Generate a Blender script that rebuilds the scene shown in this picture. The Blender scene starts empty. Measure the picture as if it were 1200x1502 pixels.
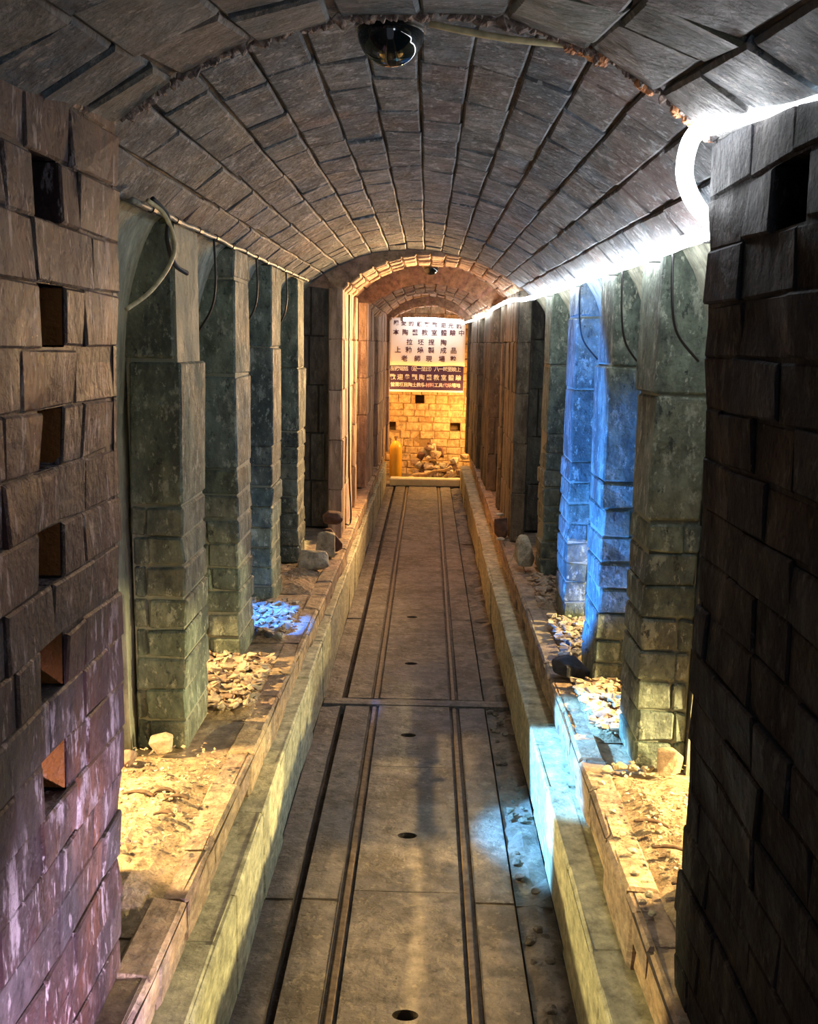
import bpy, bmesh, math, random
from mathutils import Vector, Matrix, noise
random.seed(7)
C = bpy.context.scene
COL = C.collection
CZ = 1.79                      # eye height above the pit floor
R = random.uniform
PI = math.pi

# ------------------------------------------------------------------ mesh builder
class MB:
    def __init__(s): s.v = []; s.f = []; s.t = []
    def face(s, idx, t): s.f.append(idx); s.t.append(t)
    def add(s, vs): n = len(s.v); s.v += [tuple(p) for p in vs]; return n
    def hexa(s, P, t):
        n = s.add(P)
        for q in ((0,3,2,1),(4,5,6,7),(0,1,5,4),(1,2,6,5),(2,3,7,6),(3,0,4,7)):
            s.face([n+i for i in q], t)
    def box(s, a, b, t=(.5,.5,0)):
        (x0,y0,z0),(x1,y1,z1) = a, b
        s.hexa([(x0,y0,z0),(x1,y0,z0),(x1,y1,z0),(x0,y1,z0),(x0,y0,z1),(x1,y0,z1),(x1,y1,z1),(x0,y1,z1)], t)
    def cbox(s, c, h, ch=.008, j=.004, t=None, M=None):
        """chamfered block, half sizes h, corners jittered"""
        if t is None: t = (R(0,1), R(0,1), 0)
        ids = {}
        jit = {}
        for sx in (-1,1):
            for sy in (-1,1):
                for sz in (-1,1):
                    jit[(sx,sy,sz)] = Vector((R(-j,j),R(-j,j),R(-j,j)))
        for k, J in jit.items():
            p = Vector((k[0]*h[0],k[1]*h[1],k[2]*h[2])) + J
            for ax in range(3):
                q = p.copy()
                for o in range(3):
                    if o != ax: q[o] -= k[o]*ch
                if M: q = M @ q
                ids[(k,ax)] = s.add([q+Vector(c)])
        def F(l): s.face(l, t)
        for ax in range(3):
            o1,o2 = (ax+1)%3,(ax+2)%3
            for sg in (-1,1):
                l = []
                for a,b in ((-1,-1),(1,-1),(1,1),(-1,1)):
                    k=[0,0,0]; k[ax]=sg; k[o1]=a; k[o2]=b
                    l.append(ids[(tuple(k),ax)])
                F(l if sg>0 else l[::-1])
            for a in (-1,1):
                for b in (-1,1):
                    k0=[0,0,0]; k0[ax]=-1; k0[o1]=a; k0[o2]=b; k1=list(k0); k1[ax]=1
                    k0=tuple(k0);k1=tuple(k1)
                    l=[ids[(k0,o1)],ids[(k1,o1)],ids[(k1,o2)],ids[(k0,o2)]]
                    F(l if a*b<0 else l[::-1])
        for k in jit:
            l=[ids[(k,0)],ids[(k,1)],ids[(k,2)]]
            F(l if k[0]*k[1]*k[2]>0 else l[::-1])
    def bricks(s, S, cells, gap=.01, ch=.006, jh=.005, jc=.003, depth=.1, back=.02, tint=None, niche=()):
        """brickwork over a surface S(a,b,h); each cell (a0,a1,b0,b1)"""
        for ci,(a0,a1,b0,b1) in enumerate(cells):
            bd = -depth if ci in niche else -back
            s.face([s.add([S(a0,b0,bd)]),s.add([S(a1,b0,bd)]),s.add([S(a1,b1,bd)]),s.add([S(a0,b1,bd)])],(.5,.5,1))
            if ci in niche: continue
            t = tint(a0,b0) if tint else (R(0,1),R(0,1),0)
            g = gap/2; hj = R(-jh,jh)
            cs = [(a0+g,b0+g,1,1),(a1-g,b0+g,-1,1),(a1-g,b1-g,-1,-1),(a0+g,b1-g,1,-1)]
            base=[];sh=[];top=[]
            for (a,b,sa,sb) in cs:
                ja,jb,jz=R(-jc,jc),R(-jc,jc),R(-jc,jc)
                base.append(s.add([S(a,b,-depth)])); sh.append(s.add([S(a+ja,b+jb,hj-ch+jz)])); top.append(s.add([S(a+ja+sa*ch,b+jb+sb*ch,hj+jz)]))
            s.face(top,t)
            for i in range(4):
                k=(i+1)%4
                s.face([sh[i],sh[k],top[k],top[i]],t); s.face([base[i],base[k],sh[k],sh[i]],t)
    def tube(s, pts, r, seg=8, t=(.5,.5,0), cap=True):
        pts=[Vector(p) for p in pts]; rings=[]; up=Vector((0,0,1)); prev=None
        for i,p in enumerate(pts):
            d=(pts[min(i+1,len(pts)-1)]-pts[max(i-1,0)]).normalized()
            a=(prev if prev else (up if abs(d.z)<.9 else Vector((1,0,0))))
            a=(a-d*a.dot(d)).normalized(); b=d.cross(a); prev=a
            rr=r(i/(len(pts)-1)) if callable(r) else r
            rings.append(s.add([p+(a*math.cos(2*PI*k/seg)+b*math.sin(2*PI*k/seg))*rr for k in range(seg)]))
        for i in range(len(rings)-1):
            for k in range(seg):
                k2=(k+1)%seg
                s.face([rings[i]+k,rings[i]+k2,rings[i+1]+k2,rings[i+1]+k],t)
        if cap:
            s.face([rings[0]+k for k in range(seg)][::-1],t); s.face([rings[-1]+k for k in range(seg)],t)
    def lathe(s, c, prof, seg=20, t=(.5,.5,0), M=None):
        rings=[]
        for r,z in prof:
            l=[Vector((r*math.cos(2*PI*k/seg),r*math.sin(2*PI*k/seg),z)) for k in range(seg)]
            if M: l=[M@p for p in l]
            rings.append(s.add([p+Vector(c) for p in l]))
        for i in range(len(rings)-1):
            for k in range(seg):
                k2=(k+1)%seg
                s.face([rings[i]+k,rings[i]+k2,rings[i+1]+k2,rings[i+1]+k],t)
        s.face([rings[0]+k for k in range(seg)][::-1],t); s.face([rings[-1]+k for k in range(seg)],t)
    def grid(s, P, nu, nv, t=(.5,.5,0)):
        n=s.add([P(i/nu,j/nv) for i in range(nu+1) for j in range(nv+1)])
        for i in range(nu):
            for j in range(nv):
                a=n+i*(nv+1)+j
                s.face([a,a+nv+1,a+nv+2,a+1],t)
    def build(s, name, mat, parent=None, loc=(0,0,0), smooth=False, fixn=True):
        me=bpy.data.meshes.new(name); me.from_pydata(s.v,[],s.f)
        at=me.attributes.new('tint','FLOAT_COLOR','FACE')
        for i,t in enumerate(s.t): at.data[i].color=(t[0],t[1],t[2],1)
        if fixn:
            bm=bmesh.new(); bm.from_mesh(me); bmesh.ops.recalc_face_normals(bm,faces=bm.faces); bm.to_mesh(me); bm.free()
        if smooth:
            for p in me.polygons: p.use_smooth=True
        me.materials.append(mat)
        o=bpy.data.objects.new(name,me); COL.objects.link(o); o.location=loc
        if parent: o.parent=parent
        return o

def tag(o,label,cat,group=None,kind=None):
    o['label']=label
    if cat: o['category']=cat
    if group: o['group']=group
    if kind: o['kind']=kind
    return o
def struct(o,label=None):
    o['kind']='structure'
    if label: o['label']=label
    return o
def thing(name,label,cat,loc=(0,0,0),group=None,rotz=0):
    o=bpy.data.objects.new(name,None); COL.objects.link(o); o.location=loc; o.rotation_euler=(0,0,rotz)
    o.empty_display_size=.05
    return tag(o,label,cat,group)
def smoothpath(P,n=8):
    P=[Vector(p) for p in P]; out=[]
    for i in range(len(P)-1):
        p0=P[max(i-1,0)];p1=P[i];p2=P[i+1];p3=P[min(i+2,len(P)-1)]
        for k in range(n):
            t=k/n
            out.append(.5*((2*p1)+(p2-p0)*t+(2*p0-5*p1+4*p2-p3)*t*t+(3*p1-p0-3*p2+p3)*t**3))
    out.append(P[-1]); return out

# ------------------------------------------------------------------ materials
def nt(name):
    m=bpy.data.materials.new(name); m.use_nodes=True; n=m.node_tree.nodes; n.clear(); return m,n,m.node_tree.links
def brick_mat(name, cols, soot=(.02,.02,.022), soot_amt=.5, light=(.5,.47,.42), light_amt=.25, mortar=(.05,.045,.04),
              rough=.75, bump=.6, scale=1.0, streak=1.0, spec=.4, stain=None, stain_amt=0.0, stain_pos=.5):
    """fired brick: a colour per brick, mottling, dark glaze and pale efflorescence, all fixed to the place"""
    m,n,l=nt(name)
    out=n.new('ShaderNodeOutputMaterial'); b=n.new('ShaderNodeBsdfPrincipled'); l.new(b.outputs[0],out.inputs[0])
    at=n.new('ShaderNodeAttribute'); at.attribute_name='tint'
    sp=n.new('ShaderNodeSeparateColor'); l.new(at.outputs['Color'],sp.inputs[0])
    rp=n.new('ShaderNodeValToRGB'); rp.color_ramp.interpolation='LINEAR'
    e=rp.color_ramp.elements
    while len(e)<len(cols): e.new(.5)
    for i,c in enumerate(cols): e[i].position=i/(len(cols)-1); e[i].color=(*c,1)
    l.new(sp.outputs[0],rp.inputs[0])
    geo=n.new('ShaderNodeNewGeometry')
    mp=n.new('ShaderNodeMapping'); mp.inputs['Scale'].default_value=(1,1,1/(1+streak)); l.new(geo.outputs['Position'],mp.inputs[0])
    def nz(sc,det=6,rg=.6,vec=None,off=0):
        t=n.new('ShaderNodeTexNoise'); t.inputs['Scale'].default_value=sc*scale; t.inputs['Detail'].default_value=det; t.inputs['Roughness'].default_value=rg
        if off:
            ad=n.new('ShaderNodeVectorMath'); ad.inputs[1].default_value=(off,off*.7,off*1.3); l.new(vec or mp.outputs[0],ad.inputs[0]); l.new(ad.outputs[0],t.inputs[0])
        else: l.new(vec or mp.outputs[0],t.inputs[0])
        return t.outputs[0]
    def step(src,a,bb):
        r=n.new('ShaderNodeMapRange'); r.inputs[1].default_value=a; r.inputs[2].default_value=bb; r.interpolation_type='SMOOTHSTEP'; l.new(src,r.inputs[0]); return r.outputs[0]
    def mul(a,k):
        x=n.new('ShaderNodeMath'); x.operation='MULTIPLY'; l.new(a,x.inputs[0])
        if isinstance(k,(int,float)): x.inputs[1].default_value=k
        else: l.new(k,x.inputs[1])
        return x.outputs[0]
    def mix(fac,a,c):
        x=n.new('ShaderNodeMix'); x.data_type='RGBA'; l.new(fac,x.inputs[0]); l.new(a,x.inputs[6])
        if isinstance(c,tuple): x.inputs[7].default_value=(*c,1)
        else: l.new(c,x.inputs[7])
        return x.outputs[2]
    base=rp.outputs[0]
    # fine mottling
    n1=nz(18,8,.65); hs=n.new('ShaderNodeHueSaturation'); l.new(base,hs.inputs['Color'])
    r1=n.new('ShaderNodeMapRange'); r1.inputs[1].default_value=.3; r1.inputs[2].default_value=.7; r1.inputs[3].default_value=.45; r1.inputs[4].default_value=1.7; l.new(n1,r1.inputs[0]); l.new(r1.outputs[0],hs.inputs['Value'])
    base=hs.outputs[0]
    if stain: base=mix(mul(step(nz(2.2,4,.5,off=11),stain_pos-.06,stain_pos+.08),stain_amt),base,stain)
    base=mix(mul(step(nz(4.5,8,.7,off=5),.45,.62),soot_amt),base,soot)
    base=mix(mul(step(nz(13,9,.72,off=9),.55,.64),light_amt),base,light)
    base=mix(mul(step(nz(38,6,.7,off=21),.57,.64),min(1,light_amt*1.1)),base,light)
    base=mix(mul(step(nz(30,6,.75,off=31),.58,.66),min(1,soot_amt*1.2)),base,soot)
    base=mix(step(sp.outputs[1],1.4,1.6),base,(.42,.15,.03))
    base=mix(sp.outputs[2],base,mortar)
    l.new(base,b.inputs['Base Color'])
    rr=n.new('ShaderNodeMapRange'); rr.inputs[1].default_value=.3; rr.inputs[2].default_value=.7; rr.inputs[3].default_value=rough-.18; rr.inputs[4].default_value=min(1,rough+.15); l.new(nz(9,5,.6,off=3),rr.inputs[0]); l.new(rr.outputs[0],b.inputs['Roughness'])
    b.inputs['Specular IOR Level'].default_value=spec
    bp=n.new('ShaderNodeBump'); bp.inputs['Strength'].default_value=bump; bp.inputs['Distance'].default_value=.02
    l.new(nz(30,10,.7,vec=geo.outputs['Position']),bp.inputs['Height'])
    bp2=n.new('ShaderNodeBump'); bp2.inputs['Strength'].default_value=bump*.7; bp2.inputs['Distance'].default_value=.05
    l.new(nz(7,4,.6,vec=geo.outputs['Position'],off=2),bp2.inputs['Height']); l.new(bp.outputs[0],bp2.inputs['Normal']); l.new(bp2.outputs[0],b.inputs['Normal'])
    return m
def plain(name,col,rough=.6,metal=0,col2=None,scale=20,bump=.2,spec=.5):
    m,n,l=nt(name)
    out=n.new('ShaderNodeOutputMaterial'); b=n.new('ShaderNodeBsdfPrincipled'); l.new(b.outputs[0],out.inputs[0])
    geo=n.new('ShaderNodeNewGeometry'); t=n.new('ShaderNodeTexNoise'); t.inputs['Scale'].default_value=scale; t.inputs['Detail'].default_value=6; l.new(geo.outputs['Position'],t.inputs[0])
    rp=n.new('ShaderNodeValToRGB'); rp.color_ramp.elements[0].position=.35; rp.color_ramp.elements[1].position=.65
    rp.color_ramp.elements[0].color=(*(col2 or tuple(c*.6 for c in col)),1); rp.color_ramp.elements[1].color=(*col,1); l.new(t.outputs[0],rp.inputs[0]); l.new(rp.outputs[0],b.inputs['Base Color'])
    b.inputs['Roughness'].default_value=rough; b.inputs['Metallic'].default_value=metal; b.inputs['Specular IOR Level'].default_value=spec
    if bump:
        bp=n.new('ShaderNodeBump'); bp.inputs['Strength'].default_value=bump; bp.inputs['Distance'].default_value=.01; l.new(t.outputs[0],bp.inputs['Height']); l.new(bp.outputs[0],b.inputs['Normal'])
    return m
def emit(name,col,s):
    m,n,l=nt(name); out=n.new('ShaderNodeOutputMaterial'); e=n.new('ShaderNodeEmission'); e.inputs[0].default_value=(*col,1); e.inputs[1].default_value=s
    t=n.new('ShaderNodeTexNoise'); t.inputs['Scale'].default_value=40
    l.new(e.outputs[0],out.inputs[0]); return m

M_vault=brick_mat('sooty_vault_brick',[(.050,.068,.088),(.085,.105,.13),(.125,.13,.135),(.065,.092,.11)],soot=(.035,.04,.045),soot_amt=.6,light=(.40,.43,.46),light_amt=.5,mortar=(.02,.018,.016),streak=0,bump=.8,rough=.6,stain=(.17,.09,.065),stain_amt=.5,stain_pos=.6)
M_vault_near=brick_mat('glazed_vault_brick',[(.03,.07,.11),(.125,.135,.14),(.165,.145,.135),(.10,.125,.10)],soot=(.04,.045,.05),soot_amt=.45,light=(.46,.44,.42),light_amt=.45,mortar=(.02,.018,.016),streak=0,bump=.8,rough=.5)
M_near_l=brick_mat('maroon_glazed_brick',[(.045,.018,.022),(.07,.032,.034),(.10,.048,.045),(.07,.062,.07)],soot=(.022,.014,.018),soot_amt=.75,light=(.55,.46,.48),light_amt=.65,mortar=(.03,.018,.018),streak=2.6,bump=1.0,rough=.4,spec=.55,stain=(.33,.11,.02),stain_amt=.6,stain_pos=.57)
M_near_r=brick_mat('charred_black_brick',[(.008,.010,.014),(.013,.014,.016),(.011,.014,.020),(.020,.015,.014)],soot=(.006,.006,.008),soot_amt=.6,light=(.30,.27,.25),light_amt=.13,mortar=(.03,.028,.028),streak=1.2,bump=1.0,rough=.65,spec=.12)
M_pil=brick_mat('grey_green_pillar_brick',[(.13,.17,.14),(.17,.21,.16),(.21,.22,.16),(.14,.18,.16)],soot=(.04,.055,.05),soot_amt=.8,light=(.50,.54,.44),light_amt=.6,mortar=(.34,.35,.26),streak=.8,bump=1.0,rough=.7)
M_bg=brick_mat('olive_render',[(.30,.31,.24),(.34,.34,.25)],soot=(.12,.14,.11),soot_amt=.4,light=(.5,.5,.38),light_amt=.4,mortar=(.1,.1,.08),streak=3,bump=.8,rough=.8)
M_nar=brick_mat('buff_tunnel_brick',[(.38,.27,.17),(.44,.32,.23),(.40,.27,.22),(.32,.22,.15)],soot=(.15,.10,.07),soot_amt=.5,light=(.6,.48,.36),light_amt=.4,mortar=(.2,.14,.1),streak=4,bump=.7,rough=.75)
M_dark=brick_mat('dark_tunnel_brick',[(.12,.10,.07),(.15,.12,.085),(.11,.11,.08)],soot=(.04,.035,.03),soot_amt=.5,light=(.33,.29,.2),light_amt=.3,mortar=(.05,.045,.035),streak=2,bump=.7,rough=.75)  # darker brick tone than the buff tunnel walls
M_nvault=brick_mat('orange_arch_brick',[(.36,.22,.13),(.42,.28,.17),(.33,.20,.13),(.40,.25,.18)],soot=(.16,.11,.08),soot_amt=.35,light=(.55,.42,.3),light_amt=.3,mortar=(.08,.055,.04),streak=0,bump=.7)
M_end=brick_mat('ochre_end_brick',[(.50,.36,.20),(.58,.42,.25),(.44,.29,.16)],soot=(.25,.15,.08),soot_amt=.35,light=(.7,.58,.38),light_amt=.4,mortar=(.3,.2,.1),streak=.3,bump=.8,rough=.85)
M_kerb=brick_mat('tan_kerb_stone',[(.40,.27,.16),(.46,.33,.20),(.36,.26,.18),(.30,.20,.15)],soot=(.18,.16,.13),soot_amt=.45,light=(.6,.5,.34),light_amt=.4,mortar=(.14,.1,.06),streak=-.4,bump=.7,rough=.85)
M_pit=brick_mat('pale_pit_concrete',[(.42,.40,.26),(.48,.45,.30),(.40,.36,.22)],soot=(.22,.21,.15),soot_amt=.4,light=(.6,.57,.4),light_amt=.3,mortar=(.12,.10,.06),streak=-.4,bump=.45,rough=.85)
M_floor=brick_mat('worn_floor_concrete',[(.17,.145,.115),(.19,.165,.14)],soot=(.085,.07,.05),soot_amt=.7,light=(.33,.29,.22),light_amt=.5,mortar=(.05,.04,.03),streak=0,bump=.8,rough=.55,scale=.9,stain=(.15,.14,.14),stain_amt=.5)
M_rough=brick_mat('rough_rubble_floor',[(.16,.14,.11),(.2,.17,.13)],soot=(.06,.05,.035),soot_amt=.7,light=(.34,.30,.23),light_amt=.5,mortar=(.05,.04,.03),streak=0,bump=1,rough=.8)
M_sand=brick_mat('pale_ledge_sand',[(.52,.37,.22),(.58,.42,.26)],soot=(.28,.2,.13),soot_amt=.45,light=(.68,.56,.38),light_amt=.5,mortar=(.2,.15,.1),streak=0,bump=1.2,rough=.95,scale=1.5)
M_chip=brick_mat('brick_chip',[(.40,.30,.2),(.58,.47,.33),(.30,.2,.14),(.5,.38,.25)],soot=(.15,.1,.07),soot_amt=.3,light=(.7,.6,.42),light_amt=.3,streak=0,bump=.5,rough=.9)
M_stone=brick_mat('buff_stone',[(.42,.38,.27),(.48,.42,.3)],soot=(.2,.17,.12),soot_amt=.4,light=(.6,.55,.4),light_amt=.3,streak=0,bump=.8,rough=.9)
M_led=emit('led_white',(.93,.96,1.0),26)
M_black=plain('black_cable',(.015,.015,.015),.5)
M_pipe=plain('grey_conduit',(.32,.33,.30),.5,col2=(.12,.12,.1),scale=60)
M_cream=plain('cream_hose',(.62,.55,.32),.5,col2=(.4,.34,.2),scale=50)
M_foam=plain('orange_foam',(.75,.36,.16),.8,col2=(.4,.16,.08),scale=60,bump=.8)
M_mort=plain('crumbly_mortar',(.42,.33,.28),.9,col2=(.14,.10,.09),scale=70,bump=1)
M_dome=plain('black_glass',(.004,.008,.010),.04,col2=(.003,.005,.006),bump=0,spec=.8)
M_ring=plain('dome_trim',(.35,.33,.30),.25,metal=.6,bump=0)
M_banner=plain('banner_white',(.86,.80,.74),.6,col2=(.82,.74,.68),scale=3,bump=0)
M_ink=plain('dark_ink',(.10,.035,.05),.7,bump=0)
M_purple=plain('banner_purple',(.045,.012,.07),.7,col2=(.035,.01,.05),scale=3,bump=0)
M_wtext=plain('white_lettering',(.85,.80,.78),.6,bump=0)
M_ptext=plain('pink_lettering',(.80,.48,.55),.6,bump=0)
M_yell=plain('yellow_paint',(.80,.46,.03),.35,col2=(.72,.38,.02),scale=8,bump=.05)
M_brass=plain('valve_brass',(.6,.45,.25),.35,metal=.9,bump=0)
M_slab=plain('cream_slab',(.78,.70,.42),.8,col2=(.68,.58,.33),scale=12,bump=.3)
M_darkstone=plain('dark_stone',(.05,.045,.05),.85,col2=(.02,.02,.02),scale=25,bump=1)
M_brown=plain('rusty_brown',(.16,.075,.045),.8,col2=(.08,.04,.03),scale=25,bump=.6)
M_wood=plain('driftwood',(.62,.45,.22),.8,col2=(.42,.27,.12),scale=30,bump=.6)
M_twig=plain('dry_shard',(.16,.09,.05),.9,col2=(.08,.05,.03),scale=60)
M_rail=plain('rusty_rail',(.17,.13,.09),.5,col2=(.09,.065,.04),scale=40,metal=.3,bump=.4)
M_white=plain('white_cloth',(.75,.70,.55),.7,bump=.2)

# ------------------------------------------------------------------ cells helpers
def rows_cells(a0,a1,b0,b1,ha,lb,jit=.25,stag=True):
    """rows stacked along a, bricks running along b"""
    cells=[];n=max(1,round((a1-a0)/ha));h=(a1-a0)/n
    for i in range(n):
        b=b0; first=True
        while b<b1-1e-4:
            L=lb*(1+R(-jit,jit))
            if first and stag: L*=R(.3,1)
            first=False
            e=b+L
            if b1-e<lb*.35: e=b1
            cells.append((a0+i*h,a0+(i+1)*h,b,min(e,b1))); b=e
    return cells
def n3(x,y,z,s=1.0): return noise.noise(Vector((x*s,y*s,z*s)))

# ------------------------------------------------------------------ vaults
def arc_fn(L,Cr,Rr):
    """circle through (x,z) L, crown, R -> returns P(t), inward normal, length"""
    ax,ay=L;bx,by=Cr;cx,cy=Rr
    d=2*(ax*(by-cy)+bx*(cy-ay)+cx*(ay-by))
    ux=((ax*ax+ay*ay)*(by-cy)+(bx*bx+by*by)*(cy-ay)+(cx*cx+cy*cy)*(ay-by))/d
    uy=((ax*ax+ay*ay)*(cx-bx)+(bx*bx+by*by)*(ax-cx)+(cx*cx+cy*cy)*(bx-ax))/d
    r=math.hypot(ax-ux,ay-uy); t0=math.atan2(ay-uy,ax-ux); t1=math.atan2(cy-uy,cx-ux)
    if t0<0: t0+=2*PI
    return ux,uy,r,t0,t1,abs(t0-t1)*r
def vault(name,Y0,Y1,sec,ha,lb,mat,wob=.006,**kw):
    """sec(y)->(L,crown,R) section; bricks long in y"""
    ux,uy,r,t0,t1,ln=arc_fn(*sec((Y0+Y1)/2))
    def S(a,y,h):
        ux,uy,r,t0,t1,_=arc_fn(*sec(y)); t=t0+(t1-t0)*a/ln
        rr=r-h+wob*n3(a*2,y*2,1)
        return (ux+rr*math.cos(t),y,uy+rr*math.sin(t))
    mb=MB(); cells=rows_cells(-.02,ln+.02,Y0,Y1,ha,lb)
    mb.bricks(S,cells,**kw)
    # rough outer shell so the vault has body
    ns=24
    for (y,) in ((Y0,),(Y1,)):
        for i in range(ns):
            a,b=ln*i/ns,ln*(i+1)/ns
            mb.face([mb.add([S(a,y,-.02)]),mb.add([S(b,y,-.02)]),mb.add([S(b,y,-.16)]),mb.add([S(a,y,-.16)])],(R(0,1),.5,0))
    for i in range(ns):
        for j in range(4):
            a,b=ln*i/ns,ln*(i+1)/ns; y,y2=Y0+(Y1-Y0)*j/4,Y0+(Y1-Y0)*(j+1)/4
            mb.face([mb.add([S(a,y,-.16)]),mb.add([S(b,y,-.16)]),mb.add([S(b,y2,-.16)]),mb.add([S(a,y2,-.16)])],(.5,.5,1))
    o=mb.build(name,mat,fixn=False); return struct(o),S,ln

YN=1.88; YE=6.6
def sec_near(y):
    d=max(-.12,(y-YN)*.10); dc=max(-.10,(y-YN)*.18)
    return ((-.59,CZ+.40+d),(-.05,CZ+.595+dc),(.53,CZ+.385+d))
o,S_near,ln_near=vault('ceiling',-.6,YN,sec_near,.155,.25,M_vault_near,gap=.006,ch=.007,jh=.005,jc=.006,depth=.14,back=.014)
def sec_far(y):
    k=(y-YN)/(YE-YN)
    return ((-.79,CZ+.36+.04*k),(-.05,CZ+.668-.045*k),(.69,CZ+.29+.035*k))
o,S_far,ln_far=vault('ceiling',YN,YE+.02,sec_far,.118,.27,M_vault,gap=.006,ch=.005,jh=.0035,jc=.004,depth=.13,back=.012)
def sec_a(y): return ((-.60,CZ+.34),(-.03,CZ+.59),(.62,CZ+.35))
def sec_b(y): return ((-.74,CZ+.34),(-.03,CZ+.72),(.76,CZ+.35))
def sec_c(y):
    k=(y-9.2)/3; return ((-.59+.07*k,CZ+.30-.03*k),(-.03,CZ+.55-.02*k),(.61-.08*k,CZ+.30-.03*k))
vault('ceiling',YE,7.5,sec_a,.10,.11,M_nvault,gap=.010,ch=.008,jh=.01,depth=.12)
vault('ceiling',7.5,9.2,sec_b,.12,.24,M_nvault,gap=.010,ch=.008,jh=.008,depth=.12)
vault('ceiling',9.2,10.6,sec_c,.10,.11,M_nvault,gap=.010,ch=.008,jh=.012,depth=.12)
vault('ceiling',10.6,12.1,lambda y:((-.56,CZ+.29),(-.03,CZ+.58),(.56,CZ+.29)),.10,.22,M_nvault,gap=.01,ch=.008,jh=.012,depth=.12)
vault('ceiling',12.1,12.4,lambda y:((-.50,CZ+.27),(-.03,CZ+.47),(.49,CZ+.27)),.09,.10,M_nvault,gap=.01,ch=.008,jh=.012,depth=.12)
vault('ceiling',12.4,13.35,lambda y:((-.72,CZ+.3),(-.03,CZ+.66),(.70,CZ+.3)),.12,.24,M_nvault,gap=.01,ch=.008,jh=.012,depth=.12)
# spandrel faces above the arches where the section changes
def spandrel(y,s_in,s_out,mat,d=.1):
    a=arc_fn(*s_in); b=arc_fn(*s_out); mb=MB(); n=30
    def P(s,i,yy):
        ux,uy,r,t0,t1,_=s; t=t0+(t1-t0)*i/n; return (ux+r*math.cos(t),yy,uy+r*math.sin(t))
    for i in range(n):
        mb.hexa([P(a,i,y),P(a,i+1,y),P(a,i+1,y+d),P(a,i,y+d),P(b,i,y),P(b,i+1,y),P(b,i+1,y+d),P(b,i,y+d)],(R(0,1),.5,0))
    return struct(mb.build('wall_spandrel',mat))
spandrel(YN-.09,((-.61,CZ+.41),(-.05,CZ+.607),(.55,CZ+.40)),((-.9,CZ+.35),(-.05,CZ+.80),(.84,CZ+.30)),M_vault_near,.085)
spandrel(YE+.02,((-.61,CZ+.35),(-.03,CZ+.60),(.63,CZ+.36)),((-.85,CZ+.38),(-.05,CZ+.80),(.8,CZ+.36)),M_nvault)
spandrel(9.165,((-.60,CZ+.31),(-.03,CZ+.56),(.62,CZ+.31)),((-.80,CZ+.33),(-.03,CZ+.80),(.8,CZ+.33)),M_nvault,.025)
spandrel(12.065,((-.51,CZ+.28),(-.03,CZ+.48),(.50,CZ+.28)),((-.62,CZ+.30),(-.03,CZ+.70),(.62,CZ+.3)),M_nvault,.025)
# crumbly mortar lip along the near arch edge
mb=MB()
for i in range(150):
    a=ln_near*(i+R(0,1))/150; p=Vector(S_near(a,YN-R(0,.008),R(-.004,.004)))
    s=R(.003,.007); mb.cbox(p,(s*1.8,s,s),s*.4,s*.5,M=Matrix.Rotation(R(0,3),3,'Y')@Matrix.Rotation(R(-.5,.5),3,'X'))
lip=mb.build('mortar_lip',M_mort,parent=bpy.data.objects['ceiling'])

# ------------------------------------------------------------------ near walls with niches
def near_wall(side):
    sgn=-1 if side=='left' else 1
    z0=.43; ztop=CZ+.42
    def X(z):
        k=(z-CZ)
        if side=='left': return -(.60-.03*k) if k>-.8 else -(.624+.05*(-.8-k))
        return (.535-.05*k) if k>-.2 else .545+.018*(-.2-k)
    def S(z,y,h):
        w=.010*n3(y*3,z*3,5 if side=='left' else 9)
        edge=.012*n3(z*9,3,1)*(1 if y>YN-.05 else 0)
        return (sgn*abs(X(z)) - sgn*(h+w), y+edge, z)
    hr=.0975; zs=[1.97-k*hr for k in range(-3,17)]
    zs=sorted(z for z in zs if z>=z0-.06)
    cells=[];nic=[]
    ny=(1.48,1.585) if side=='left' else (1.405,1.535)
    for k,z in enumerate(zs):
        z1=min(z+hr,ztop+.05); 
        if z>=ztop: continue
        idx=round((1.97-z)/hr); isn=(idx>=0 and idx%2==0) and (side=='left' and idx<=10 or side=='right' and idx in (0,))
        if isn:
            bs=[-.6]; b=-.6
            while b<ny[0]-.3: b+=R(.18,.26); bs.append(min(b,ny[0]-.1))
            bs+= [ny[0],ny[1],ny[1]+.09 if side=='left' else ny[1]+.15,YN]
            for i in range(len(bs)-1):
                if bs[i]==ny[0]: nic.append(len(cells))
                cells.append((z,z1,bs[i],bs[i+1]))
        else:
            b=-.6+R(0,.12); prev=-.6
            while prev<YN-1e-4:
                e=b+R(.14,.25)
                if YN-e<.09: e=YN
                cells.append((z,z1,prev,e)); prev=e; b=e
    mb=MB()
    mb.bricks(S,cells,gap=.003,ch=.004,jh=.0035,jc=.004,depth=.12,back=.006,niche=nic)
    for ci in nic:
        a0,a1,b0,b1=cells[ci]
        if side=='left' and a0<1.9:
            y=b1-.001; mb.face([mb.add([S(a0+.003,y,-.118)]),mb.add([S(a0+.003,y,-.008)]),mb.add([S(a1-.003,y,-.008)]),mb.add([S(a1-.003,y,-.118)])],(.5,2,0))
    x=sgn*.60
    xo=sgn*.98
    # solid body behind the facing and the far end face
    mb.box((min(x+sgn*.13,xo),-.6,z0),(max(x+sgn*.13,xo),YN-.02,CZ+.48),(.5,.5,1))
    def E(a,z,h): return (sgn*abs(X(z))+sgn*a, YN-.015+h, z)
    mb.bricks(E,[(a0+.005,a1,b0,b1) for (b0,b1,a0,a1) in rows_cells(z0,CZ+.40,0,.4,.0975,.2)],gap=.006,ch=.006,depth=.05,back=.012)
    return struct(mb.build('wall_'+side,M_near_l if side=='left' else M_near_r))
near_wall('left'); near_wall('right')

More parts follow.
